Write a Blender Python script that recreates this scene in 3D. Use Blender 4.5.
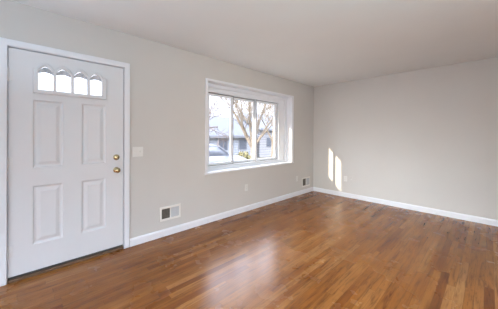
import bpy, bmesh, math, random
from mathutils import Vector, Matrix

for o in list(bpy.data.objects):
    bpy.data.objects.remove(o)
SC = bpy.context.scene
COL = SC.collection

# ------------------------------------------------------------------ camera
FPX, YAW, PITCH, ROLL = 233.25, 0.8002, -0.00346, 0.00538
CX, CZ = 2.8797, 1.2871
F = Vector((-math.sin(YAW) * math.cos(PITCH), math.cos(YAW) * math.cos(PITCH), math.sin(PITCH)))
R0 = Vector((math.cos(YAW), math.sin(YAW), 0))
U0 = R0.cross(F)
R = R0 * math.cos(ROLL) + U0 * math.sin(ROLL)
U = -R0 * math.sin(ROLL) + U0 * math.cos(ROLL)
cd = bpy.data.cameras.new('camera')
cam = bpy.data.objects.new('camera', cd)
COL.objects.link(cam)
cd.sensor_fit = 'HORIZONTAL'
cd.sensor_width = 36.0
cd.lens = FPX / 498 * 36.0
cd.shift_y = -18.14 / 498
cd.clip_start = 0.05
cd.clip_end = 300
cam.matrix_world = Matrix(((R.x, U.x, -F.x, CX), (R.y, U.y, -F.y, 0), (R.z, U.z, -F.z, CZ), (0, 0, 0, 1)))
SC.camera = cam

# ------------------------------------------------------------------ light
SC.view_settings.view_transform = 'Standard'
SC.view_settings.look = 'None'
SC.view_settings.gamma = 1.0
SC.view_settings.use_curve_mapping = False
SC.view_settings.exposure = 0.04

wd = bpy.data.worlds.new('sky')
SC.world = wd
wd.use_nodes = True
wt = wd.node_tree
wn = wt.nodes
# bright overcast-like winter sky: palest near the horizon, stronger higher up
_tc = wn.new('ShaderNodeTexCoord')
_sp = wn.new('ShaderNodeSeparateXYZ')
_mr = wn.new('ShaderNodeMapRange')
_mr.interpolation_type = 'SMOOTHSTEP'
_mr.inputs['From Min'].default_value = 0.12
_mr.inputs['From Max'].default_value = 0.42
_mr.inputs['To Min'].default_value = 2.0
_mr.inputs['To Max'].default_value = 13.0
wt.links.new(_tc.outputs['Generated'], _sp.inputs[0])
wt.links.new(_sp.outputs['Z'], _mr.inputs['Value'])
wt.links.new(_mr.outputs[0], wn['Background'].inputs[1])
wn['Background'].inputs[0].default_value = (0.80, 0.85, 1.0, 1)

SUN_DIR = Vector((0.42, 1.0, -0.42)).normalized()
sd = bpy.data.lights.new('sun', 'SUN')
sd.energy = 11.0
sd.angle = math.radians(0.5)
sd.color = (1.0, 0.85, 0.62)
sun = bpy.data.objects.new('sun', sd)
COL.objects.link(sun)
sun.location = (-6, -12, 6)
sun.rotation_euler = SUN_DIR.to_track_quat('-Z', 'Y').to_euler()


def area(name, loc, direction, sx, sy, power, color, spread=math.pi):
    d = bpy.data.lights.new(name, 'AREA')
    d.shape = 'RECTANGLE'
    d.size, d.size_y = sx, sy
    d.energy = power
    d.color = color
    d.spread = spread
    o = bpy.data.objects.new(name, d)
    COL.objects.link(o)
    o.location = loc
    o.rotation_euler = Vector(direction).to_track_quat('-Z', 'Y').to_euler()
    return o


# added fill lamps standing in for daylight at two unseen windows (modelled below)
area('daylight_fill_rear', (2.4, -2.30, 1.5), (-0.12, 1, -0.17), 2.6, 1.4, 11.5, (1.0, 0.78, 0.74), 1.0)
area('daylight_fill_rear_low', (2.4, -2.30, 1.5), (-0.12, 1, -0.20), 2.6, 1.4, 10.0, (0.90, 1.0, 0.96), 0.6)
area('daylight_fill_right', (4.70, 0.6, 1.3), (-1, 0.5, 0), 2.4, 1.9, 14.5, (1.0, 0.91, 0.81), 1.2)
# fill lamps added out of view, aimed up to brighten ceiling and walls
area('ceiling_fill', (3.2, 0.6, 1.6), (0, 0, 1), 0.3, 0.3, 30.0, (0.30, 0.84, 1.0))
area('ceiling_fill_rear', (1.0, -0.3, 1.6), (0, 0, 1), 0.3, 0.3, 5.6, (0.68, 0.82, 1.0))

# ------------------------------------------------------------------ materials
def mat(name, color, rough=0.5, metal=0.0, spec=0.5, noise=0.0, nscale=8.0, bump=0.0, bscale=120.0, coat=0.0):
    m = bpy.data.materials.new(name)
    m.use_nodes = True
    nt = m.node_tree
    b = nt.nodes['Principled BSDF']
    b.inputs['Base Color'].default_value = (*color, 1)
    b.inputs['Roughness'].default_value = rough
    b.inputs['Metallic'].default_value = metal
    b.inputs['Specular IOR Level'].default_value = spec
    b.inputs['Coat Weight'].default_value = coat
    tc = nt.nodes.new('ShaderNodeTexCoord')
    if noise:
        n = nt.nodes.new('ShaderNodeTexNoise')
        n.inputs['Scale'].default_value = nscale
        n.inputs['Detail'].default_value = 5
        nt.links.new(tc.outputs['Object'], n.inputs['Vector'])
        r = nt.nodes.new('ShaderNodeValToRGB')
        r.color_ramp.elements[0].position = 0.3
        r.color_ramp.elements[1].position = 0.7
        r.color_ramp.elements[0].color = (*[c * (1 - noise) for c in color], 1)
        r.color_ramp.elements[1].color = (*[min(1, c * (1 + noise)) for c in color], 1)
        nt.links.new(n.outputs['Fac'], r.inputs['Fac'])
        nt.links.new(r.outputs['Color'], b.inputs['Base Color'])
    if bump:
        n2 = nt.nodes.new('ShaderNodeTexNoise')
        n2.inputs['Scale'].default_value = bscale
        nt.links.new(tc.outputs['Object'], n2.inputs['Vector'])
        bp = nt.nodes.new('ShaderNodeBump')
        bp.inputs['Strength'].default_value = bump
        bp.inputs['Distance'].default_value = 0.002
        nt.links.new(n2.outputs['Fac'], bp.inputs['Height'])
        nt.links.new(bp.outputs['Normal'], b.inputs['Normal'])
    return m


def glass_mat(name, tint=(1, 1, 1)):
    m = bpy.data.materials.new(name)
    m.use_nodes = True
    nt = m.node_tree
    nt.nodes.remove(nt.nodes['Principled BSDF'])
    out = nt.nodes['Material Output']
    t = nt.nodes.new('ShaderNodeBsdfTransparent')
    t.inputs['Color'].default_value = (*tint, 1)
    g = nt.nodes.new('ShaderNodeBsdfGlossy')
    g.inputs['Roughness'].default_value = 0.02
    lw = nt.nodes.new('ShaderNodeLayerWeight')
    lw.inputs['Blend'].default_value = 0.5
    pw = nt.nodes.new('ShaderNodeMath'); pw.operation = 'POWER'; pw.inputs[1].default_value = 5.0
    sc = nt.nodes.new('ShaderNodeMath'); sc.operation = 'MULTIPLY_ADD'
    sc.inputs[1].default_value = 0.9; sc.inputs[2].default_value = 0.03
    nt.links.new(lw.outputs['Facing'], pw.inputs[0])
    nt.links.new(pw.outputs[0], sc.inputs[0])
    mx = nt.nodes.new('ShaderNodeMixShader')
    nt.links.new(sc.outputs[0], mx.inputs[0])
    nt.links.new(t.outputs[0], mx.inputs[1])
    nt.links.new(g.outputs[0], mx.inputs[2])
    nt.links.new(mx.outputs[0], out.inputs['Surface'])
    return m


def siding_mat(name, color, pitch=0.14):
    m = mat(name, color, 0.7)
    nt = m.node_tree
    b = nt.nodes['Principled BSDF']
    tc = nt.nodes.new('ShaderNodeTexCoord')
    sp = nt.nodes.new('ShaderNodeSeparateXYZ')
    nt.links.new(tc.outputs['Object'], sp.inputs[0])
    dv = nt.nodes.new('ShaderNodeMath'); dv.operation = 'DIVIDE'; dv.inputs[1].default_value = pitch
    fc = nt.nodes.new('ShaderNodeMath'); fc.operation = 'FRACT'
    gt = nt.nodes.new('ShaderNodeMath'); gt.operation = 'GREATER_THAN'; gt.inputs[1].default_value = 0.84
    nt.links.new(sp.outputs['Z'], dv.inputs[0])
    nt.links.new(dv.outputs[0], fc.inputs[0])
    nt.links.new(fc.outputs[0], gt.inputs[0])
    mx = nt.nodes.new('ShaderNodeMix'); mx.data_type = 'RGBA'
    mx.inputs[6].default_value = (*color, 1)
    mx.inputs[7].default_value = (*[c * 0.55 for c in color], 1)
    nt.links.new(gt.outputs[0], mx.inputs[0])
    nt.links.new(mx.outputs[2], b.inputs['Base Color'])
    return m


def floor_mat():
    W, L = 0.0572, 0.95
    m = bpy.data.materials.new('oak_strip_floor')
    m.use_nodes = True
    nt = m.node_tree
    N, K = nt.nodes, nt.links
    b = N['Principled BSDF']

    def math_(op, a, c=None, d=None):
        n = N.new('ShaderNodeMath')
        n.operation = op
        for i, v in enumerate((a, c, d)):
            if v is None:
                continue
            if isinstance(v, (int, float)):
                n.inputs[i].default_value = v
            else:
                K.new(v, n.inputs[i])
        return n.outputs[0]

    def comb(x, y, z=0.0):
        n = N.new('ShaderNodeCombineXYZ')
        for i, v in enumerate((x, y, z)):
            if isinstance(v, (int, float)):
                n.inputs[i].default_value = v
            else:
                K.new(v, n.inputs[i])
        return n.outputs[0]

    def noise(vec, scale, detail, rough=0.5, dist=0.0):
        n = N.new('ShaderNodeTexNoise')
        n.inputs['Scale'].default_value = scale
        n.inputs['Detail'].default_value = detail
        n.inputs['Roughness'].default_value = rough
        n.inputs['Distortion'].default_value = dist
        K.new(vec, n.inputs['Vector'])
        return n.outputs['Fac']

    def ramp(fac, stops):
        n = N.new('ShaderNodeValToRGB')
        e = n.color_ramp.elements
        while len(e) < len(stops):
            e.new(0.5)
        for i, (p, c) in enumerate(stops):
            e[i].position = p
            e[i].color = (*c, 1)
        K.new(fac, n.inputs['Fac'])
        return n.outputs['Color']

    def mix(fac, a, c, blend='MIX'):
        n = N.new('ShaderNodeMix')
        n.data_type = 'RGBA'
        n.blend_type = blend
        for i, v in ((0, fac), (6, a), (7, c)):
            if isinstance(v, (int, float)):
                n.inputs[i].default_value = v
            elif isinstance(v, tuple):
                n.inputs[i].default_value = (*v, 1)
            else:
                K.new(v, n.inputs[i])
        return n.outputs[2]

    tc = N.new('ShaderNodeTexCoord')
    sp = N.new('ShaderNodeSeparateXYZ')
    K.new(tc.outputs['Object'], sp.inputs[0])
    X, Y = sp.outputs['X'], sp.outputs['Y']
    xr = math_('DIVIDE', X, W)
    row = math_('FLOOR', xr)
    w1 = N.new('ShaderNodeTexWhiteNoise'); w1.noise_dimensions = '1D'
    K.new(row, w1.inputs['W'])
    yo = math_('DIVIDE', math_('ADD', Y, math_('MULTIPLY', w1.outputs['Value'], 7.0)), L)
    col = math_('FLOOR', yo)
    w2 = N.new('ShaderNodeTexWhiteNoise'); w2.noise_dimensions = '2D'
    K.new(comb(row, col), w2.inputs['Vector'])
    rnd = w2.outputs['Value']
    tone = ramp(rnd, [(0.0, FL[0]), (0.15, FL[1]), (0.5, FL[2]), (0.85, FL[3]), (1.0, FL[4])])
    off = math_('MULTIPLY', rnd, 37.0)
    gv = comb(math_('ADD', math_('MULTIPLY', X, 38.0), off), math_('ADD', math_('MULTIPLY', Y, 2.6), off), off)
    g1 = noise(gv, 1.0, 6, 0.62, 0.7)
    c1 = ramp(g1, [(0.29, (0.36, 0.28, 0.22)), (0.46, (0.90, 0.87, 0.85)), (0.72, (1.18, 1.20, 1.20))])
    base = mix(1.0, tone, c1, 'MULTIPLY')
    fv = comb(math_('ADD', math_('MULTIPLY', X, 34.0), off), math_('ADD', math_('MULTIPLY', Y, 5.5), off), 3.0)
    g2 = noise(fv, 1.0, 2, 0.5, 0.2)
    kn = ramp(g2, [(0.60, (0, 0, 0)), (0.85, (1, 1, 1))])
    base = mix(math_('MULTIPLY', kn, 0.62), base, (0.07, 0.028, 0.012))
    kv = comb(math_('ADD', math_('MULTIPLY', X, 75.0), off), math_('ADD', math_('MULTIPLY', Y, 9.0), off), 9.0)
    g3 = noise(kv, 1.0, 3, 0.6, 0.5)
    fl = ramp(g3, [(0.56, (0, 0, 0)), (0.72, (1, 1, 1))])
    base = mix(math_('MULTIPLY', fl, 0.72), base, (0.12, 0.045, 0.016))
    big = noise(comb(math_('MULTIPLY', X, 1.6), math_('MULTIPLY', Y, 0.9), 1.0), 1.0, 3, 0.6)
    base = mix(1.0, base, ramp(big, [(0.3, (0.80, 0.75, 0.70)), (0.7, (1.12, 1.14, 1.16))]), 'MULTIPLY')
    fx = math_('FRACT', xr)
    ex = math_('MINIMUM', fx, math_('SUBTRACT', 1.0, fx))
    gx = math_('LESS_THAN', ex, 0.018)
    fy = math_('FRACT', yo)
    ey = math_('MINIMUM', fy, math_('SUBTRACT', 1.0, fy))
    gy = math_('LESS_THAN', ey, 0.0014)
    gap = math_('MAXIMUM', gx, gy)
    base = mix(math_('MULTIPLY', gap, 0.55), base, (0.06, 0.025, 0.01))
    K.new(base, b.inputs['Base Color'])
    wear = noise(tc.outputs['Object'], 2.2, 4, 0.6)
    rr = N.new('ShaderNodeMapRange')
    rr.inputs['To Min'].default_value = 0.20
    rr.inputs['To Max'].default_value = 0.33
    K.new(wear, rr.inputs['Value'])
    K.new(rr.outputs[0], b.inputs['Roughness'])
    b.inputs['Specular IOR Level'].default_value = 0.34
    bp = N.new('ShaderNodeBump')
    bp.inputs['Strength'].default_value = 0.25
    bp.inputs['Distance'].default_value = 0.0012
    h = math_('ADD', math_('MULTIPLY', g1, 0.5), math_('ADD', math_('MULTIPLY', rnd, 0.3), math_('MULTIPLY', gap, -0.8)))
    K.new(h, bp.inputs['Height'])
    K.new(bp.outputs['Normal'], b.inputs['Normal'])
    return m


FL = [(0.20, 0.064, 0.012), (0.26, 0.091, 0.016), (0.30, 0.114, 0.023), (0.335, 0.138, 0.033), (0.39, 0.180, 0.055)]
M_FLOOR = floor_mat()
M_WALL = mat('greige_wall_paint', (0.594, 0.588, 0.566), 0.75, spec=0.3, noise=0.012, nscale=2.5, bump=0.06, bscale=260)
M_CEIL = mat('flat_ceiling_paint', (0.82, 0.86, 0.875), 0.9, spec=0.2, noise=0.01, nscale=2, bump=0.05, bscale=200)
M_TRIM = mat('white_trim_paint', (0.77, 0.80, 0.845), 0.38, noise=0.01, nscale=6)
M_DOOR = mat('white_door_paint', (0.70, 0.72, 0.745), 0.42, noise=0.01, nscale=5)
M_VINYL = mat('white_window_vinyl', (0.77, 0.81, 0.86), 0.35, noise=0.008)
M_CAME = mat('grey_lite_filler', (0.50, 0.53, 0.56), 0.6, noise=0.25, nscale=40)
M_BRASS = mat('polished_brass', (0.52, 0.44, 0.26), 0.24, metal=1.0, noise=0.05, nscale=30)
M_STEEL = mat('painted_hinge', (0.70, 0.71, 0.72), 0.4, noise=0.03)
M_DARK = mat('dark_gap', (0.03, 0.028, 0.026), 0.7, noise=0.1)
M_WEATHER = mat('dark_weatherstrip', (0.05, 0.05, 0.045), 0.7, noise=0.2, nscale=20)
M_THRESH = mat('brown_threshold', (0.13, 0.075, 0.04), 0.45, noise=0.2, nscale=15)
M_PLASTIC = mat('white_device_plastic', (0.72, 0.73, 0.71), 0.35, noise=0.01)
M_REG = mat('offwhite_register_enamel', (0.78, 0.77, 0.73), 0.4, noise=0.02)
M_REGFIN = mat('grey_register_fins', (0.50, 0.52, 0.54), 0.4, noise=0.03)
M_DUCT_SHADE = mat('duct_shade', (0.12, 0.108, 0.09), 0.8, noise=0.2, nscale=30)
M_GAP = mat('grey_gap_shade', (0.16, 0.17, 0.18), 0.7, noise=0.1)  # dark tone stands in for shade in the gap around each sash
M_GLASS = glass_mat('window_glass')
M_BRICK = mat('exterior_brick', (0.34, 0.20, 0.15), 0.8, noise=0.2, nscale=12)
M_EXTW = mat('exterior_soffit_white', (0.7, 0.7, 0.7), 0.6, noise=0.03)

# ------------------------------------------------------------------ mesh helpers
class MB:
    def __init__(self):
        self.bm = bmesh.new()

    def box(self, x0, x1, y0, y1, z0, z1):
        vs = [self.bm.verts.new((x, y, z)) for x in (x0, x1) for y in (y0, y1) for z in (z0, z1)]
        for f in ((0, 1, 3, 2), (4, 6, 7, 5), (0, 4, 5, 1), (2, 3, 7, 6), (0, 2, 6, 4), (1, 5, 7, 3)):
            self.bm.faces.new([vs[i] for i in f])
        return self

    def bevel(self, w, seg=2):
        bmesh.ops.recalc_face_normals(self.bm, faces=self.bm.faces)
        es = [e for e in self.bm.edges if len(e.link_faces) == 2 and e.calc_face_angle(0) > 0.6]
        bmesh.ops.bevel(self.bm, geom=es, offset=w, segments=seg, profile=0.6, affect='EDGES', clamp_overlap=True)
        return self

    def prism(self, pts, axis, a0, a1):
        """pts: closed 2D outline in the two other axes (in order), extruded along axis."""
        def P(p, a):
            if axis == 'x': return (a, p[0], p[1])
            if axis == 'y': return (p[0], a, p[1])
            return (p[0], p[1], a)
        A = [self.bm.verts.new(P(p, a0)) for p in pts]
        B = [self.bm.verts.new(P(p, a1)) for p in pts]
        n = len(pts)
        self.bm.faces.new(A[::-1]); self.bm.faces.new(B)
        for i in range(n):
            self.bm.faces.new((A[i], A[(i + 1) % n], B[(i + 1) % n], B[i]))
        return self

    def rings(self, rings, cap0=True, cap1=True):
        V = [[self.bm.verts.new(p) for p in r] for r in rings]
        for a, b in zip(V, V[1:]):
            n = len(a)
            for i in range(n):
                self.bm.faces.new((a[i], a[(i + 1) % n], b[(i + 1) % n], b[i]))
        if cap0: self.bm.faces.new(V[0][::-1])
        if cap1: self.bm.faces.new(V[-1])
        return self

    def lathe(self, prof, origin, axis=Vector((1, 0, 0)), n=20):
        """prof: [(dist along axis, radius)]"""
        axis = Vector(axis).normalized()
        u = axis.orthogonal().normalized(); v = axis.cross(u)
        O = Vector(origin)
        return self.rings([[O + axis * d + (u * math.cos(2 * math.pi * k / n) + v * math.sin(2 * math.pi * k / n)) * r
                            for k in range(n)] for d, r in prof])

    def tube(self, pts, radii, n=6):
        rings = []
        pts = [Vector(p) for p in pts]
        for i, p in enumerate(pts):
            t = (pts[min(i + 1, len(pts) - 1)] - pts[max(i - 1, 0)]).normalized()
            u = t.cross(Vector((0.31, 0.9, 0.2))).normalized(); v = t.cross(u)
            rings.append([p + (u * math.cos(2 * math.pi * k / n) + v * math.sin(2 * math.pi * k / n)) * radii[i] for k in range(n)])
        return self.rings(rings)

    def build(self, name, m, parent=None, smooth=False):
        bmesh.ops.recalc_face_normals(self.bm, faces=self.bm.faces)
        if parent is not None:
            bmesh.ops.translate(self.bm, verts=self.bm.verts, vec=-wloc(parent))
        me = bpy.data.meshes.new(name)
        self.bm.to_mesh(me); self.bm.free()
        if smooth:
            for p in me.polygons: p.use_smooth = True
        me.materials.append(m)
        o = bpy.data.objects.new(name, me)
        COL.objects.link(o)
        o.parent = parent
        return o


def wloc(o):
    v = Vector((0, 0, 0))
    while o is not None:
        v += o.location; o = o.parent
    return v


def flat(name, m, loops, x0, x1, parent=None, bevel=0.0):
    """outline with holes in the (y,z) plane, extruded from x0 to x1"""
    cu = bpy.data.curves.new('tmp', 'CURVE')
    cu.dimensions = '2D'; cu.fill_mode = 'BOTH'
    cu.extrude = abs(x1 - x0) / 2 - bevel
    cu.bevel_depth = bevel; cu.bevel_resolution = 1
    cu.offset = -bevel
    for lp in loops:
        s = cu.splines.new('POLY')
        s.points.add(len(lp) - 1)
        for i, (a, b) in enumerate(lp): s.points[i].co = (a, b, 0, 1)
        s.use_cyclic_u = True
    tmp = bpy.data.objects.new('tmp', cu)
    COL.objects.link(tmp)
    dg = bpy.context.evaluated_depsgraph_get()
    me = bpy.data.meshes.new_from_object(tmp.evaluated_get(dg))
    bpy.data.objects.remove(tmp); bpy.data.curves.remove(cu)
    xm = (x0 + x1) / 2
    off = wloc(parent)
    for v in me.vertices:
        a, b, c = v.co
        v.co = Vector((xm + c, a, b)) - off
    me.name = name
    me.materials.clear(); me.materials.append(m)
    o = bpy.data.objects.new(name, me)
    COL.objects.link(o); o.parent = parent
    return o


def rect(y0, y1, z0, z1):
    return [(y0, z0), (y1, z0), (y1, z1), (y0, z1)]


def tag(o, label=None, cat=None, kind=None, group=None):
    if label: o['label'] = label
    if cat: o['category'] = cat
    if kind: o['kind'] = kind
    if group: o['group'] = group
    return o


def empty(name, loc, label, cat, kind=None, group=None):
    o = bpy.data.objects.new(name, None)
    o.empty_display_size = 0.1
    COL.objects.link(o); o.location = loc
    return tag(o, label, cat, kind, group)


# ------------------------------------------------------------------ room shell
H, YB, YR, XR = 2.44, 4.908, -2.2, 4.6
WT = 0.30
WY0, WY1, WZ0, WZ1 = 1.945, 4.03, 0.735, 2.09      # window opening
DY0, DY1, DZ1 = -0.112, 0.842, 2.06                # door opening

tag(MB().box(-0.0, XR, YR, YB, -0.12, 0).build('floor', M_FLOOR), 'glossy narrow strip oak floor running along the window wall', 'floor', 'structure')
tag(MB().box(-WT, XR + 0.15, YR - 0.15, YB + 0.15, H, H + 0.15).build('ceiling', M_CEIL), 'plain flat off-white ceiling', 'ceiling', 'structure')


def wall_with_holes(a0, a1, holes, make):
    """a: along wall; holes (a0,a1,z0,z1)"""
    m = MB()
    cuts = sorted(set([a0, a1] + [h[0] for h in holes] + [h[1] for h in holes]))
    for p, q in zip(cuts, cuts[1:]):
        hs = [h for h in holes if h[0] <= p and h[1] >= q]
        if not hs:
            make(m, p, q, -0.12, H)
        for h in hs:
            make(m, p, q, -0.12, h[2]); make(m, p, q, h[3], H)
    return m


w = wall_with_holes(YR - 0.15, YB + 0.15, [(DY0, DY1, 0.0, DZ1), (WY0 - 0.012, WY1 + 0.012, WZ0 - 0.012, WZ1 + 0.012)],
                    lambda m, p, q, z0, z1: m.box(-WT, 0, p, q, z0, z1))
tag(w.build('wall_left', M_WALL), 'greige painted wall holding the white entry door and the window', 'wall', 'structure')
tag(MB().box(0, XR + 0.15, YB, YB + 0.15, -0.12, H).build('wall_back', M_WALL), 'blank greige far wall with sunlight streaks near its corner', 'wall', 'structure')
w = wall_with_holes(0, XR + 0.15, [(1.1, 3.7, 0.3, 2.2)], lambda m, p, q, z0, z1: m.box(p, q, YR - 0.15, YR, z0, z1))
tag(w.build('wall_rear', M_WALL), 'greige wall behind the viewpoint with a wide window', 'wall', 'structure')
w = wall_with_holes(YR, YB, [(-0.6, 1.8, 0.3, 2.2)], lambda m, p, q, z0, z1: m.box(XR, XR + 0.15, p, q, z0, z1))
tag(w.build('wall_right', M_WALL), 'greige wall to the right with a wide window', 'wall', 'structure')

# baseboards
BP = [(0, 0), (0.016, 0), (0.016, 0.066), (0.013, 0.078), (0.007, 0.086), (0.005, 0.09), (0, 0.09)]


def baseboard(name, label, kindpts, axis, a0, a1):
    tag(MB().prism(kindpts, axis, a0, a1).build(name, M_TRIM), label, 'baseboard', 'structure')


baseboard('baseboard_left', 'white baseboard below the window between door casing and corner', BP, 'y', 0.885, YB)
baseboard('baseboard_left_near', 'short white baseboard on the near side of the entry door', BP, 'y', YR, -0.165)
baseboard('baseboard_back', 'white baseboard along the blank far wall', [(YB - p[0], p[1]) for p in BP], 'x', 0.016, XR)
baseboard('baseboard_right', 'white baseboard along the right wall', [(XR - p[0], p[1]) for p in BP], 'y', YR, YB - 0.016)
baseboard('baseboard_rear', 'white baseboard along the wall behind the viewpoint', [(YR + p[0], p[1]) for p in BP], 'x', 0.016, XR - 0.016)

# ------------------------------------------------------------------ window 1
win = empty('window_1', (0, (WY0 + WY1) / 2, WZ0), 'white three-lite sliding window set in a deep boxed reveal', 'window', 'structure')
flat('casing', M_TRIM, [rect(1.902, 4.088, 0.715, 2.12), rect(WY0, WY1, WZ0, WZ1)], 0.0, 0.018, win, 0.004)
MB().box(-0.17, 0.024, 1.90, 4.09, WZ0 - 0.02, WZ0 + 0.004).bevel(0.004).build('sill', M_TRIM, win)
MB().box(0.0, 0.014, 1.905, 4.085, 0.68, WZ0 - 0.021).bevel(0.003).build('apron', M_WALL, win)
jb = MB()
jb.box(-0.30, 0.0, WY0 - 0.011, WY0, WZ0 + 0.005, WZ1).box(-0.30, 0.0, WY1, WY1 + 0.011, WZ0 + 0.005, WZ1)
jb.box(-0.30, 0.0, WY0 - 0.011, WY1 + 0.011, WZ1, WZ1 + 0.011).box(-0.30, -0.171, WY0, WY1, WZ0 - 0.011, WZ0 + 0.004)
jb.build('jamb', M_TRIM, win)
# outer unit frame in steps
IY0, IY1, IZ0, IZ1 = 2.0, 3.975, 0.775, 2.035
flat('unit_frame', M_VINYL, [rect(WY0 + .001, WY1 - .001, WZ0 + 0.005, WZ1 - .001), rect(IY0, IY1, IZ0, IZ1)], -0.298, -0.125, win, 0.004)
TY0, TY1, TZ0, TZ1 = 2.06, 3.80, 0.80, 1.965
flat('track_frame', M_VINYL, [rect(IY0 + .001, IY1 - .001, IZ0 + .001, IZ1 - .001), rect(TY0, TY1, TZ0, TZ1)], -0.298, -0.150, win, 0.004)


def sash(y0, y1, z0, z1, x0, x1, st, rt, rb):
    s = flat('sash', M_VINYL, [rect(y0, y1, z0, z1), rect(y0 + st[0], y1 - st[1], z0 + rb, z1 - rt)], x0, x1, win, 0.003)
    xm = x0 + 0.009
    MB().box(xm - 0.003, xm + 0.003, y0 + st[0] - .002, y1 - st[1] + .002, z0 + rb - .002, z1 - rt + .002).build('pane', M_GLASS, s)
    tag(flat('gap_shade', M_GAP, [rect(y0 + .001, y1 - .001, z0 + .001, z1 - .001), rect(y0 + .008, y1 - .008, z0 + .006, z1 - .012)], x1 + .0002, x1 + .003, s), 'dark strip imitating the shaded gap around the sash')
    return s


sash(TY0 + .002, 2.605, TZ0 + .002, TZ1 - .002, -0.225, -0.193, (0.05, 0.05), 0.045, 0.04)
sash(2.575, 3.162, TZ0 + .002, TZ1 - .002, -0.255, -0.229, (0.065, 0.032), 0.045, 0.04)
sash(3.155, TY1 - .002, TZ0 + .002, TZ1 - .002, -0.225, -0.193, (0.042, 0.07), 0.045, 0.04)
MB().box(-0.192, -0.178, 2.573, 2.593, 1.30, 1.40).bevel(0.003).build('latch', M_VINYL, win)

# windows behind the viewpoint (sky and the fill lamps shine through them)
w2 = empty('window_2', (XR, 0.6, 0.3), 'wide white window in the right wall', 'window', 'structure')
flat('window_frame', M_VINYL, [rect(-0.6, 1.8, 0.3, 2.2), rect(-0.54, 0.57, 0.36, 2.14), rect(0.63, 1.74, 0.36, 2.14)], XR + 0.02, XR + 0.08, w2, 0.004)
MB().box(XR + 0.045, XR + 0.05, -0.54, 1.74, 0.36, 2.14).build('pane', M_GLASS, w2)
w3 = empty('window_3', (2.4, YR, 0.3), 'wide white window in the wall behind the viewpoint', 'window', 'structure')
m3 = MB()
for a, b_, c, d in ((1.1, 3.7, 0.3, 0.36), (1.1, 3.7, 2.14, 2.2), (1.1, 1.16, 0.36, 2.14), (3.64, 3.7, 0.36, 2.14), (2.37, 2.43, 0.36, 2.14)):
    m3.box(a, b_, YR - 0.08, YR - 0.02, c, d)
m3.build('window_frame', M_VINYL, w3)
MB().box(1.16, 3.64, YR - 0.05, YR - 0.045, 0.36, 2.14).build('pane', M_GLASS, w3)

# ------------------------------------------------------------------ entry door
SY0, SY1, SZ0, SZ1 = -0.088, 0.818, 0.045, 2.037     # slab
door = empty('door_1', (0, SY0, 0), 'white four-panel entry door with four small arched lites and brass knobs', 'door', 'structure')
PAN = [(0.068, 0.283, 0.982, 1.60), (0.432, 0.645, 0.982, 1.60), (0.068, 0.283, 0.285, 0.815), (0.432, 0.645, 0.285, 0.815)]
L4 = [(0.103, 0.208), (0.229, 0.341), (0.366, 0.474), (0.499, 0.605)]
LITE = [(0.095, 1.688), (0.613, 1.688), (0.613, 1.872)]
for (a, b_) in L4[::-1]:
    LITE += [(b_ + (a - b_) * k / 10, 1.872 + 0.052 * math.sin(math.pi * k / 10)) for k in range(11)]
LITE.append((0.095, 1.872))
XD = -0.006                                          # room face of the slab
flat('door_slab', M_DOOR, [rect(SY0, SY1, SZ0, SZ1), LITE] + [rect(*p) for p in PAN], XD - 0.045, XD, door, 0.0015)
for (y0, y1, z0, z1) in PAN:
    prof = [(0.0, 0.0), (0.009, -0.008), (0.018, -0.010), (0.026, -0.010), (0.050, -0.003), (0.053, -0.002)]
    rg = [[(XD + d, y0 + i, z0 + i), (XD + d, y1 - i, z0 + i), (XD + d, y1 - i, z1 - i), (XD + d, y0 + i, z1 - i)] for i, d in prof]
    rg = [[(XD - 0.045,) + p[1:] for p in rg[0]]] + rg
    MB().rings(rg).build('door_panel', M_DOOR, door)
# scalloped lite surround


def arch(y0, y1, z0, zs, rise, n=9):
    pts = [(y0, z0), (y1, z0), (y1, zs)]
    for k in range(1, n):
        t = k / n
        pts.append((y1 + (y0 - y1) * t, zs + rise * math.sin(math.pi * t)))
    pts.append((y0, zs))
    return pts


outline = [(0.066, 1.664), (0.646, 1.664), (0.646, 1.885)]
for (a, b_) in L4[::-1]:
    e = 0.010
    for k in range(0, 13):
        t = k / 12
        outline.append((b_ + e + (a - b_ - 2 * e) * t, 1.890 + 0.055 * math.sin(math.pi * t) ** 0.8))
outline.append((0.066, 1.885))
lf = flat('lite_surround', M_DOOR, [outline] + [arch(a, b_, 1.698, 1.872, 0.048) for a, b_ in L4], XD - 0.014, XD + 0.022, door, 0.006)
for a, b_ in L4:
    pn = MB().prism(arch(a - .004, b_ + .004, 1.694, 1.873, 0.047), 'x', XD - 0.022, XD - 0.018).build('pane', M_GLASS, door)
    # grey arched filler in the head of each lite
    lo = [(a + (b_ - a) * k / 8, 1.850 + 0.016 * math.sin(math.pi * k / 8)) for k in range(9)]
    hi = [(b_ + (a - b_) * k / 8, 1.871 + 0.044 * math.sin(math.pi * k / 8)) for k in range(9)]
    MB().prism(lo + hi, 'x', XD - 0.017, XD - 0.011).build('filler', M_CAME, pn)
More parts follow.
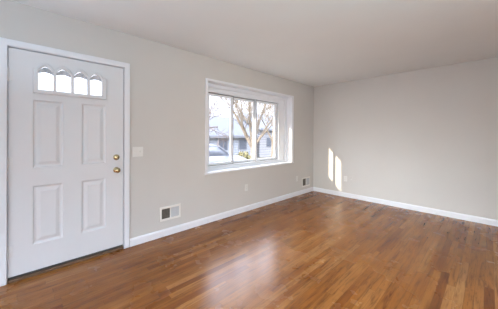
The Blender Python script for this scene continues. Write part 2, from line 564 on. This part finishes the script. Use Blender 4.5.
# knobs
KY = 0.748
kb = MB().lathe([(0, 0.031), (0.006, 0.031), (0.009, 0.024), (0.012, 0.013), (0.030, 0.012), (0.036, 0.020), (0.044, 0.027), (0.054, 0.029), (0.062, 0.024), (0.066, 0.012), (0.067, 0.003)], (XD, KY, 0.898), n=24)
tag(kb.build('door_knob', M_BRASS, door, True), 'round brass door knob')
dbm = MB().lathe([(0, 0.032), (0.008, 0.032), (0.014, 0.028), (0.020, 0.020), (0.022, 0.010), (0.0225, 0.002)], (XD, KY, 1.038), n=24)
db_ = dbm.build('deadbolt', M_BRASS, door, True)
db_['label'] = 'brass deadbolt rose'
MB().box(XD + 0.022, XD + 0.040, KY - 0.005, KY + 0.005, 1.021, 1.055).bevel(0.003).build('thumb_turn', M_BRASS, db_)
for hz in (1.80, 1.03, 0.27):
    hm = MB()
    hm.lathe([(0, 0.007), (0.002, 0.008), (0.110, 0.008), (0.112, 0.007)], (0.004, SY0 - 0.004, hz - 0.056), (0, 0, 1), 12)
    hm.box(-0.006, 0.0005, SY0 - 0.010, SY0 + 0.028, hz - 0.05, hz + 0.05)
    hm.build('hinge', M_STEEL, door)
MB().box(XD - 0.040, XD - 0.004, SY0 + 0.002, SY1 - 0.002, 0.026, 0.0445).build('door_sweep', M_WEATHER, door)

# door jamb, casing, threshold
dj = MB()
dj.box(-WT, 0.0, DY0, SY0 - 0.005, 0.0, DZ1).box(-WT, 0.0, SY1 + 0.005, DY1, 0.0, DZ1).box(-WT, 0.0, SY0 - 0.005, SY1 + 0.005, SZ1 + 0.006, DZ1)
dj.box(-0.075, -0.055, SY0 - 0.005, SY0 + 0.012, 0.0, SZ1).box(-0.075, -0.055, SY1 - 0.012, SY1 + 0.005, 0.0, SZ1).box(-0.075, -0.055, SY0, SY1, SZ1 - 0.012, SZ1 + 0.006)
tag(dj.build('trim_1', M_TRIM), 'white door jamb lining the entry doorway', 'trim', 'structure')
CA, CB, CT = SY0 - 0.007, SY1 + 0.007, SZ1 + 0.010
dc = flat('trim_2', M_TRIM, [[(CA - 0.055, 0), (CA, 0), (CA, CT), (CB, CT), (CB, 0), (CB + 0.055, 0), (CB + 0.055, CT + 0.055), (CA - 0.055, CT + 0.055)]],
          0.0005, 0.018, None, 0.004)
tag(dc, 'white casing around the entry door', 'trim', 'structure')
tag(MB().box(-WT, 0.012, SY0 - 0.004, SY1 + 0.004, 0.0, 0.024).bevel(0.006).build('trim_3', M_THRESH), 'dark brown threshold under the entry door', 'trim', 'structure')

# ------------------------------------------------------------------ wall devices
def screw(m, x, y, z):
    m.lathe([(0, 0.0035), (0.0012, 0.0030)], (x, y, z), (1, 0, 0), 8)


def outlet(loc, rotz, label, group=None):
    """local: plate back at x=0, facing +x"""
    t = empty('wall_outlet', (0, 0, 0), label, 'outlet', None, group)
    MB().box(0.0005, 0.006, -0.035, 0.035, -0.057, 0.057).bevel(0.0025).build('cover_plate', M_PLASTIC, t)
    for z in (0.0195, -0.0195):
        f = MB().box(0.0058, 0.009, -0.0165, 0.0165, z - 0.014, z + 0.014).bevel(0.003).build('socket', M_PLASTIC, t)
        s = MB()
        for y in (-0.006, 0.006):
            s.box(0.0088, 0.0094, y - 0.001, y + 0.001, z - 0.001, z + 0.007)
        s.lathe([(0, 0.0022), (0.0006, 0.0022)], (0.0088, 0, z - 0.007), (1, 0, 0), 8)
        s.build('slots', M_DARK, f)
    sm = MB(); screw(sm, 0.006, 0, 0); sm.build('screw', M_PLASTIC, t)
    t.location = loc; t.rotation_euler = (0, 0, rotz)
    return t


outlet((0, 2.735, 0.40), 0, 'white wall outlet centred below the window above the baseboard')
outlet((0, 4.235, 0.365), 0, 'white wall outlet just left of the small corner vent')
outlet((0.765, YB, 0.385), -math.pi / 2, 'white wall outlet on the far wall just right of the sun streaks')
t = empty('cable_plate', (0.885, YB, 0.385), 'faint narrow wall plate right of the outlet on the far wall', 'wall plate')
MB().box(0.855, 0.915, YB - 0.006, YB - 0.0005, 0.328, 0.442).bevel(0.0025).build('cover_plate', M_WALL, t)
MB().lathe([(0, 0.008), (0.004, 0.008), (0.004, 0.005), (0.010, 0.005)], (0.885, YB - 0.006, 0.385), (0, -1, 0), 10).build('jack', M_STEEL, t)

t = empty('light_switch', (0, 0.974, 1.09), 'white two-gang light switch plate beside the entry door', 'light switch')
MB().box(0.0005, 0.006, 0.915, 1.033, 1.032, 1.148).bevel(0.0025).build('cover_plate', M_PLASTIC, t)
for y in (0.951, 0.997):
    b0 = MB().box(0.0058, 0.0072, y - 0.006, y + 0.006, 1.077, 1.103).build('toggle_slot', M_PLASTIC, t)
    MB().prism([(0.007, 1.083), (0.019, 1.096), (0.019, 1.103), (0.007, 1.099)], 'y', y - 0.0045, y + 0.0045).build('toggle', M_PLASTIC, b0)


def register(y0, z0, wd_, ht, label):
    t = empty('wall_register', (0, y0, z0), label, 'vent', None, 'two-way registers low on the window wall')
    y1, z1 = y0 + wd_, z0 + ht
    fr = 0.026
    ym = (y0 + y1) / 2
    loops = [rect(y0, y1, z0, z1), rect(y0 + fr, ym - 0.006, z0 + fr, z1 - fr), rect(ym + 0.006, y1 - fr, z0 + fr, z1 - fr)]
    flat('register_frame', M_REG, loops, 0.0005, 0.012, t, 0.003)
    MB().box(0.0004, 0.0014, y0 + fr - .004, y1 - fr + .004, z0 + fr - .004, z1 - fr + .004).build('duct_shade_sheet', M_DUCT_SHADE, t)  # dark sheet in place of the shaded depth of the duct
    n = 8
    for half, (a, b_) in enumerate(((y0 + fr, ym - 0.006), (ym + 0.006, y1 - fr))):
        p = (b_ - a) / n
        if half == 0:      # fins turned edge-on, coloured as dark as the shade sheet behind
            m = MB()
            for k in range(n):
                c = a + p * (k + 0.5)
                m.box(0.0016, 0.004, c - 0.0012, c + 0.0012, z0 + fr - .002, z1 - fr + .002)
            for k in range(1, 6):
                c = z0 + fr + (ht - 2 * fr) * k / 6
                m.box(0.0016, 0.003, a - .002, b_ + .002, c - 0.0012, c + 0.0012)
            tag(m.build('open_grille', M_DUCT_SHADE, t), 'open grille half coloured dark as shade')
        else:              # fins turned face-on
            m = MB()
            for k in range(n):
                c = a + p * k
                m.prism([(0.0020, c), (0.0034, c), (0.0105, c + p * 1.02), (0.0092, c + p * 1.02)], 'z', z0 + fr - .002, z1 - fr + .002)
            tag(m.build('closed_louvre', M_REGFIN, t), 'pale louvre half')
    MB().box(0.0118, 0.0200, ym - 0.003, ym + 0.003, z0 + ht * 0.30, z0 + ht * 0.42).bevel(0.001).build('damper_lever', M_REG, t)
    return t


register(1.235, 0.195, 0.285, 0.178, 'white wall register with one dark half, between entry door and window')
register(4.425, 0.150, 0.330, 0.205, 'small white wall register with one dark half, in the far corner')

# ------------------------------------------------------------------ outside: ground, street
M_LAWN = mat('winter_lawn', (0.10, 0.095, 0.07), 0.95, noise=0.25, nscale=1.5)
M_STREET = mat('grey_asphalt', (0.09, 0.093, 0.10), 0.9, noise=0.12, nscale=3)
M_ROOF = mat('pale_grey_shingle', (0.07, 0.077, 0.09), 0.9, noise=0.12, nscale=3)
M_EAVE = mat('grey_fascia', (0.12, 0.125, 0.14), 0.7, noise=0.05)
M_SIDE = siding_mat('grey_siding', (0.22, 0.235, 0.265), 0.30)
M_SIDE2 = siding_mat('light_siding', (0.22, 0.22, 0.23), 0.34)
M_PANE = mat('dark_house_glass', (0.06, 0.07, 0.09), 0.3, noise=0.2)
M_CAR = mat('white_car_paint', (0.14, 0.148, 0.172), 0.4, noise=0.01)
M_CARGL = mat('car_glass', (0.10, 0.11, 0.13), 0.35, noise=0.1)
M_TYRE = mat('tyre_rubber', (0.03, 0.03, 0.03), 0.85, noise=0.1)
M_RIM = mat('wheel_alloy', (0.6, 0.6, 0.62), 0.3, metal=0.9, noise=0.03)
M_BARK = mat('pale_tan_bark', (0.145, 0.12, 0.09), 0.9, noise=0.2, nscale=6)
M_BARK2 = mat('grey_brown_bark', (0.11, 0.085, 0.075), 0.9, noise=0.2, nscale=6)
M_BUSH = mat('yellow_green_leaves', (0.17, 0.155, 0.07), 0.8, noise=0.3, nscale=6)

GZ = -0.62
g = MB()
pts = [(-0.30, -0.35), (-3.0, -0.5), (-5.2, GZ), (-8.2, GZ), (-12, -1.0), (-18, -1.6), (-60, -1.7)]
g.prism([(x, z) for x, z in pts] + [(-60, -4), (-0.30, -4)], 'y', -30, 70)
tag(g.build('ground', M_LAWN), 'pale winter lawn falling away outside the window', 'ground', 'structure')
tag(MB().box(-8.1, -5.3, -30, 70, GZ - 0.1, GZ + 0.006).build('street', M_STREET), 'grey street pavement outside the window', 'street', 'structure')

# unseen block added to cut the low sunbeam; the eave trims its top
tag(MB().box(-1.82, -0.30, -7.0, -1.0, -0.5, 4.2).build('wall_sun_block', M_BRICK), 'unseen block added beyond the entry to keep low sun off the window', 'wall', 'structure')
tag(MB().box(-1.15, -0.30, -0.99, 9.0, 2.55, 2.72).build('roof_eave', M_EXTW), 'white roof eave above the window outside', 'roof', 'structure')


def house(name, x0, x1, y0, y1, zb, ze, zr, wm, label, windows):
    t = empty(name, ((x0 + x1) / 2, (y0 + y1) / 2, zb), label, 'house')
    MB().box(x0, x1, y0, y1, zb - 0.5, ze).build('walls', wm, t)
    xm = (x0 + x1) / 2
    ov = 0.45
    r = MB().prism([(x1 + ov, ze - 0.02), (x1 + ov, ze + 0.12), (xm, zr), (x0 - ov, ze + 0.12), (x0 - ov, ze - 0.02)], 'y', y0 - ov, y1 + ov)
    r.build('roof', M_ROOF, t)
    MB().box(x1 + ov, x1 + ov + 0.08, y0 - ov, y1 + ov, ze - 0.14, ze + 0.12).build('gutter', M_EAVE, t)
    for (a, b_, c, d) in windows:
        f = MB().box(x1, x1 + 0.06, a - 0.09, b_ + 0.09, c - 0.09, d + 0.09).build('window_frame', M_SIDE2, t)
        MB().box(x1 + 0.06, x1 + 0.075, a, b_, c, d).build('pane', M_PANE, f)
    return t


house('ranch_house', -24.5, -18.0, 8.0, 21.3, -1.6, 1.15, 3.7, M_SIDE, 'long low grey house with pale roof across the street',
      [(10.5, 12.3, -0.4, 0.8), (15.6, 16.8, -0.4, 0.8), (18.6, 19.8, -0.4, 0.8)])
house('neighbour_house', -25.0, -18.4, 22.6, 34.0, -1.6, 2.1, 4.6, M_SIDE2, 'light grey house behind the bare tree at the right pane',
      [(24.0, 25.2, -0.2, 1.0), (26.6, 28.0, -0.2, 1.0)])


# ------------------------------------------------------------------ car (parked along the street, nose toward +y)
def car(loc, label):
    t = empty('car', loc, label, 'car')
    X, Y, Z = loc

    def loft(sections):
        # each: (y, half width bottom, half width top, z bottom, z top)
        rg = []
        for (y, wb, wt, z0, z1) in sections:
            zs = z0 + (z1 - z0) * 0.55
            rg.append([(X + wb * 0.94, Y + y, Z + z0), (X + wb, Y + y, Z + zs), (X + wt, Y + y, Z + z1 - 0.03), (X + wt * 0.82, Y + y, Z + z1),
                       (X - wt * 0.82, Y + y, Z + z1), (X - wt, Y + y, Z + z1 - 0.03), (X - wb, Y + y, Z + zs), (X - wb * 0.94, Y + y, Z + z0)])
        return MB().rings(rg)
    loft([(-2.25, .74, .70, .38, .80), (-2.1, .84, .80, .24, .93), (-1.4, .88, .82, .20, .97), (0, .89, .84, .19, .96), (1.1, .88, .82, .20, .93),
          (1.8, .85, .76, .22, .84), (2.15, .78, .68, .27, .72), (2.27, .66, .58, .36, .60)]).build('body', M_CAR, t, True)
    gm = MB()
    gr = []
    for (y, wb, wt, z1) in [(-1.75, .74, .70, 1.0), (-1.15, .78, .62, 1.33), (-.6, .79, .60, 1.42), (.1, .79, .60, 1.43), (.45, .79, .61, 1.36), (1.15, .76, .70, .98)]:
        gr.append([(X + wb, Y + y, Z + .90), (X + wt, Y + y, Z + z1), (X - wt, Y + y, Z + z1), (X - wb, Y + y, Z + .90)])
    gm.rings(gr)
    cab = gm.build('greenhouse', M_CARGL, t, True)
    rg = []
    for (y, wt, z) in [(-1.2, .60, 1.325), (-.9, .62, 1.405), (-.6, .62, 1.435), (.1, .62, 1.445), (.42, .61, 1.385)]:
        rg.append([(X + wt, Y + y, Z + z - .03), (X + wt * .8, Y + y, Z + z + .02), (X - wt * .8, Y + y, Z + z + .02), (X - wt, Y + y, Z + z - .03)])
    MB().rings(rg).build('roof_panel', M_CAR, t, True)
    for s in (1, -1):
        for p0, p1, pr in (((.775, 1.1, .95), (.63, .43, 1.38), .03), ((.80, -.25, .93), (.62, -.25, 1.41), .035), ((.76, -1.7, .97), (.62, -1.15, 1.34), .05)):
            MB().tube([(X + s * p0[0], Y + p0[1], Z + p0[2]), (X + s * p1[0], Y + p1[1], Z + p1[2])], [pr, pr], 6).build('pillar', M_CAR, t)
    for s in (1, -1):
        MB().box(X + s * .95 - .09, X + s * .95 + .09, Y + .78, Y + .90, Z + .93, Z + 1.06).bevel(.03).build('side_mirror', M_CAR, t)
        for y in (-1.35, 1.38):
            wl = MB().lathe([(0, .24), (0.0, .31), (.02, .325), (.18, .325), (.20, .31), (.20, .24)], (X + s * .70 - (0 if s > 0 else .0), Y + y, Z + .325), (s, 0, 0), 24).build('wheel', M_TYRE, t, False)
            MB().lathe([(.195, .23), (.212, .21), (.205, .08), (.215, .03)], (X + s * .70, Y + y, Z + .325), (s, 0, 0), 16).build('rim', M_RIM, wl)
        MB().box(X + s * .60 - .10, X + s * .60 + .10, Y + 2.10, Y + 2.24, Z + .58, Z + .68).bevel(.02).build('headlight', M_CARGL, t)
    return t


car((-6.75, 6.3, GZ + 0.006), 'white car parked on the street seen through the left pane')


# ------------------------------------------------------------------ trees
def grow(m, rnd, p, d, r, length, depth, spread, tw):
    """one limb and its children"""
    n = 4
    pts, rad = [p], [r]
    q = Vector(p); dd = Vector(d).normalized()
    for i in range(n):
        dd = (dd + Vector((rnd.uniform(-1, 1), rnd.uniform(-1, 1), rnd.uniform(-.6, 1) * .7)) * 0.13).normalized()
        q = q + dd * length / n
        pts.append(q.copy()); rad.append(r * (1 - 0.55 * (i + 1) / n))
    (m if r > 0.022 else tw).tube(pts, rad, 6 if r > 0.03 else 4)
    if depth <= 0:
        return
    for k in range(rnd.choice((3, 4))):
        i = rnd.randint(1, n)
        base = pts[i]
        t = (pts[i] - pts[i - 1]).normalized()
        side = Vector((rnd.uniform(-1, 1), rnd.uniform(-1, 1), rnd.uniform(-.35, .7))).normalized()
        nd = (t * (1 - spread) + side * spread).normalized()
        grow(m, rnd, base, nd, max(0.013, rad[i] * rnd.uniform(.5, .72)), length * rnd.uniform(.5, .75), depth - 1, spread, tw)


def tree(loc, label, trunk_h, r, stems, seed, bark, depth=3, length=3.0, spread=0.42, lean=(0, 0)):
    rnd = random.Random(seed)
    t = empty('bare_tree', loc, label, 'tree')
    m, tw = MB(), MB()
    base = Vector(loc)
    top = base + Vector((lean[0], lean[1], trunk_h))
    m.tube([base - Vector((0, 0, .25)), base + (top - base) * .4, top], [r * 1.4, r * 1.08, r], 9)
    for s in stems:
        grow(m, rnd, top - Vector((0, 0, .08)), s, r * .66, length, depth, spread, tw)
    m.build('trunk', bark, t)
    tag(tw.build('twigs', bark, t), kind='stuff')
    return t


tree((-6.35, 9.25, -0.66), 'vase-shaped pale bare tree outside the middle and right panes', 1.25, 0.12,
     [(-.55, -.62, 1.5), (-.30, -.26, 1.6), (.26, .30, 1.5), (.50, .62, 1.4), (.12, -.1, 1.7), (-.1, .45, 1.4)], 11, M_BARK, 4, 2.7, 0.36)
tree((-11.2, 7.4, -0.95), 'dark twiggy bare tree outside the upper left pane', 2.6, 0.13,
     [(.2, .75, .55), (.35, .9, .2), (-.2, .5, .9), (.1, -.5, .8)], 4, M_BARK2, 4, 2.6, 0.5)
tree((-13.5, 19.5, -1.2), 'bare tree with fine branches standing before the light grey house', 1.8, 0.15,
     [(.2, .5, 1), (-.2, -.5, 1), (.4, -.2, 1.1), (-.3, .3, 1.2)], 21, M_BARK, 4, 3.0, 0.45)


def bush(loc, size, label, seed):
    rnd = random.Random(seed)
    t = empty('shrub', loc, label, 'shrub')
    m, st = MB(), MB()
    for k in range(7):
        a = rnd.uniform(0, 6.28)
        st.tube([Vector(loc) - Vector((0, 0, .1)), Vector(loc) + Vector((math.cos(a) * size * .35, math.sin(a) * size * .35, size * .55))], [.018, .008], 5)
    for k in range(420):
        v = Vector((rnd.gauss(0, 1), rnd.gauss(0, 1), rnd.gauss(0, 1))).normalized() * size * .55 * rnd.uniform(.55, 1)
        c = Vector(loc) + Vector((v.x, v.y, size * .52 + v.z * .85))
        u = Vector((rnd.gauss(0, 1), rnd.gauss(0, 1), rnd.gauss(0, 1))).normalized()
        w_ = u.orthogonal().normalized()
        L = size * .09
        vs = [m.bm.verts.new(c + q) for q in (-u * L, w_ * L * .45, u * L, -w_ * L * .45)]
        m.bm.faces.new(vs)
    st.build('stem', M_BARK2, t)
    tag(m.build('foliage', M_BUSH, t), kind='stuff')


bush((-10.4, 12.3, -0.93), 1.05, 'yellow-green shrub low outside the middle pane', 5)
